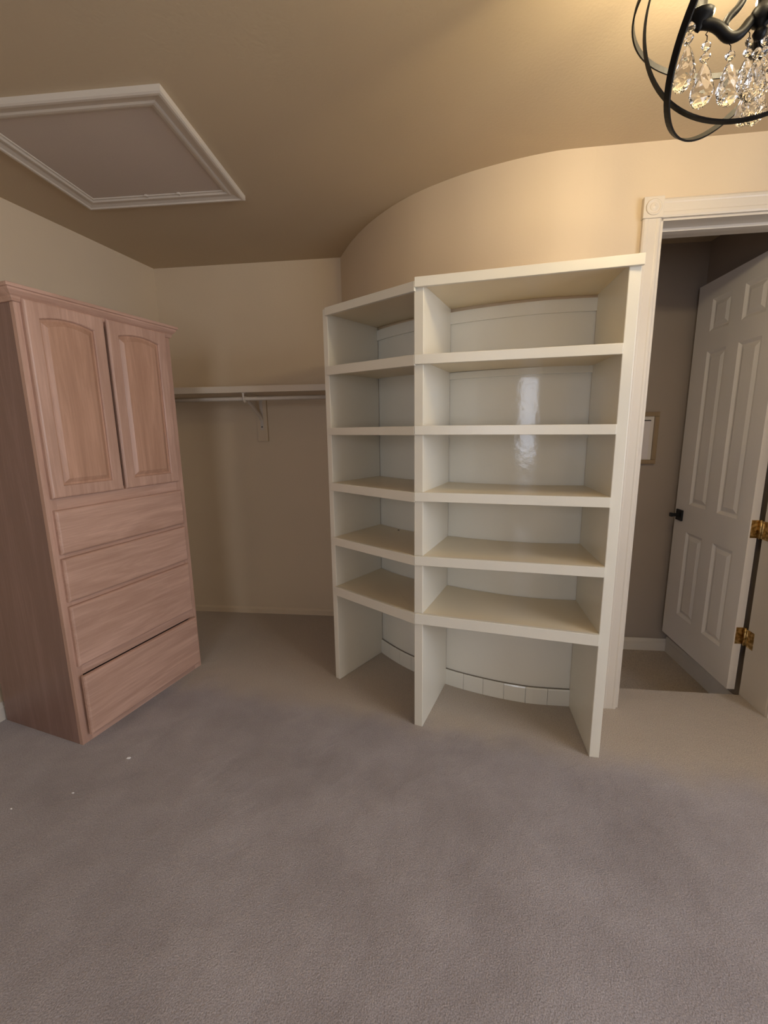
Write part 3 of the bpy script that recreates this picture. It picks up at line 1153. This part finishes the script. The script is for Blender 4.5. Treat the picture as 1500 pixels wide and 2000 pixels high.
def crystal_mesh(scale=1.0):
    """flat faceted almond drop, hung at the origin, pointing down"""
    bm = bmesh.new()
    seg = 10
    prof = [(0.10, 0.0), (0.35, -0.10), (0.62, -0.28), (0.88, -0.50), (1.0, -0.66), (0.90, -0.82), (0.60, -0.94), (0.18, -1.0)]
    wv, tk, hh = 0.0215 * scale, 0.0085 * scale, 0.078 * scale
    loops = []
    for k, (r, z) in enumerate(prof):
        ph = (k % 2) * pi / seg
        loops.append([Vector((wv * r * cos(2 * pi * i / seg + ph), tk * r * (1.0 + 0.25 * math.copysign(1, sin(2 * pi * i / seg + ph))) * sin(2 * pi * i / seg + ph), hh * z)) for i in range(seg)])
    rows = [[bm.verts.new(p) for p in lp] for lp in loops]
    for a, b in zip(rows, rows[1:]):
        for i in range(seg):
            j = (i + 1) % seg
            bm.faces.new((a[i], a[j], b[j]))
            bm.faces.new((a[i], b[j], b[i]))
    bm.faces.new(rows[0])
    bm.faces.new(list(reversed(rows[-1])))
    bmesh.ops.recalc_face_normals(bm, faces=bm.faces)
    me = bpy.data.meshes.new('crystal_drop')
    bm.to_mesh(me)
    bm.free()
    me.materials.append(M_GLASS)
    return me


def bead_mesh():
    bm = bmesh.new()
    octa(bm, (0, 0, 0), 0.0095, 0.0095)
    bmesh.ops.recalc_face_normals(bm, faces=bm.faces)
    me = bpy.data.meshes.new('crystal_bead')
    bm.to_mesh(me)
    bm.free()
    me.materials.append(M_GLASS)
    return me


def hook_mesh():
    bm = bmesh.new()
    tube(bm, [(0, 0, 0.004), (0.003, 0, 0), (0, 0, -0.004), (0, 0, -0.012)], 0.0009, 6)
    me = bpy.data.meshes.new('crystal_hook')
    bm.to_mesh(me)
    bm.free()
    me.materials.append(M_IRON)
    return me


ME_DROP, ME_BEAD, ME_HOOK = crystal_mesh(), bead_mesh(), hook_mesh()


def hang(p, parent_loc, rz, beads=1, tilt=0.0, s=1.0):
    """a string: hook, bead(s), almond drop; the drop is the part, hook and beads its sub-parts"""
    d = bpy.data.objects.new('crystal_drop', ME_DROP)
    COL.objects.link(d)
    d.parent = ch
    ln = 0.012 + beads * 0.019
    d.location = (p[0], p[1], p[2] - ln)
    d.rotation_euler = (0, tilt, rz)
    d.scale = (s, s, s)
    for k in range(beads):
        b_ = bpy.data.objects.new('crystal_bead', ME_BEAD)
        COL.objects.link(b_)
        b_.parent = d
        b_.location = (0, 0, 0.010 + k * 0.019)
        b_.rotation_euler = (0, 0, 0.6 * k)
    h_ = bpy.data.objects.new('crystal_hook', ME_HOOK)
    COL.objects.link(h_)
    h_.parent = d
    h_.location = (0, 0, ln)


def bez(p0, p1, p2, p3, n=10):
    out = []
    for i in range(n + 1):
        t_ = i / n
        out.append(p0 * (1 - t_) ** 3 + p1 * 3 * t_ * (1 - t_) ** 2 + p2 * 3 * t_ ** 2 * (1 - t_) + p3 * t_ ** 3)
    return out


ARMS = [rad(a) for a in (172, 52, 292)]
for ia, a in enumerate(ARMS):
    d = Vector((cos(a), sin(a), 0))
    Z = Vector((0, 0, 1))
    bm = bmesh.new()
    pts = bez(d * 0.010 + Z * -0.038, d * 0.026 + Z * -0.038, d * 0.026 + Z * -0.062, d * 0.046 + Z * -0.064) + \
        bez(d * 0.046 + Z * -0.064, d * 0.068 + Z * -0.066, d * 0.064 + Z * -0.036, d * 0.112 + Z * -0.034)[1:]
    tube(bm, pts, [0.0095] * len(pts), 12)
    # scroll from the arm back up to the stem
    sc = bez(d * 0.066 + Z * -0.050, d * 0.062 + Z * -0.020, d * 0.045 + Z * -0.030, d * 0.034 + Z * 0.002) + \
        bez(d * 0.034 + Z * 0.002, d * 0.028 + Z * 0.028, d * 0.012 + Z * 0.03, d * 0.004 + Z * 0.02)[1:]
    tube(bm, sc, 0.0072, 10)
    arm = obj('arm', bm, M_IRON, ch, smooth=True)
    bm = bmesh.new()
    mt = Matrix.Translation(d * 0.112)
    lathe(bm, [(0.0, -0.050), (0.006, -0.044), (0.010, -0.036), (0.022, -0.030), (0.026, -0.022), (0.024, -0.020), (0.012, -0.020), (0.0125, 0.030), (0.0, 0.031)], 18, mt)
    obj('candle_cup', bm, M_IRON, arm, smooth=True)
    bm = bmesh.new()
    lathe(bm, [(0.006, 0.030), (0.008, 0.036), (0.0145, 0.052), (0.0155, 0.062), (0.011, 0.080), (0.004, 0.096), (0.0, 0.100)], 12, mt)
    obj('candle_bulb', bm, M_BULB, arm, smooth=True)
    # strings below the cup and the arm
    side = Vector((-sin(a), cos(a), 0))
    for q, (rr, ss, bz_, nb_) in enumerate(((0.132, 0.010, -0.026, 2), (0.092, -0.004, -0.050, 2), (0.048, 0.0, -0.074, 1))):
        p = d * rr + side * ss + Z * bz_
        hang(p, None, rad(143 + 22 * (q - 1)), nb_, 0.04 * (q - 1), 1.0)
for k in range(2):
    a = rad(10 + 150 * k)
    hang(Vector((0.016 * cos(a), 0.016 * sin(a), -0.050)), None, rad(125 + 40 * k), 2, 0, 0.9)
hang(Vector((0, 0, -0.074)), None, rad(143), 1, 0, 0.95)

# ------------------------------------------------------------------ litter
def scrap(x, y, s, label, m=M_LINT, z=0.0, name='lint_scrap', cat='lint'):
    bm = bmesh.new()
    ring = []
    n_ = 7
    for i in range(n_):
        a = 2 * pi * i / n_
        r = s * (0.5 + 0.6 * random.random())
        ring.append(Vector((x + r * 1.5 * cos(a), y + r * 0.8 * sin(a), z)))
    top = [Vector((x + (p.x - x) * 0.6, y + (p.y - y) * 0.6, z + s * 0.5 + 0.3 * s * random.random())) for p in ring]
    loft(bm, [ring, top])
    return tag(obj(name, bm, m), label, cat)


scrap(-1.0463, 1.5517, 0.007, 'largest white scrap of lint on the carpet before the cabinet')
scrap(-1.1532, 1.3813, 0.004, 'tiny white speck of lint farther left on the carpet, second from the cabinet')
scrap(-1.3254, 1.3161, 0.004, 'tiny white speck of lint at the left edge of the carpet')
scrap(0.0732, 2.2061, 0.0045, 'tiny dark crumb lying on a left-bay shelf of the white bookcase', M_DARK, 0.7795, 'crumb', 'crumb')
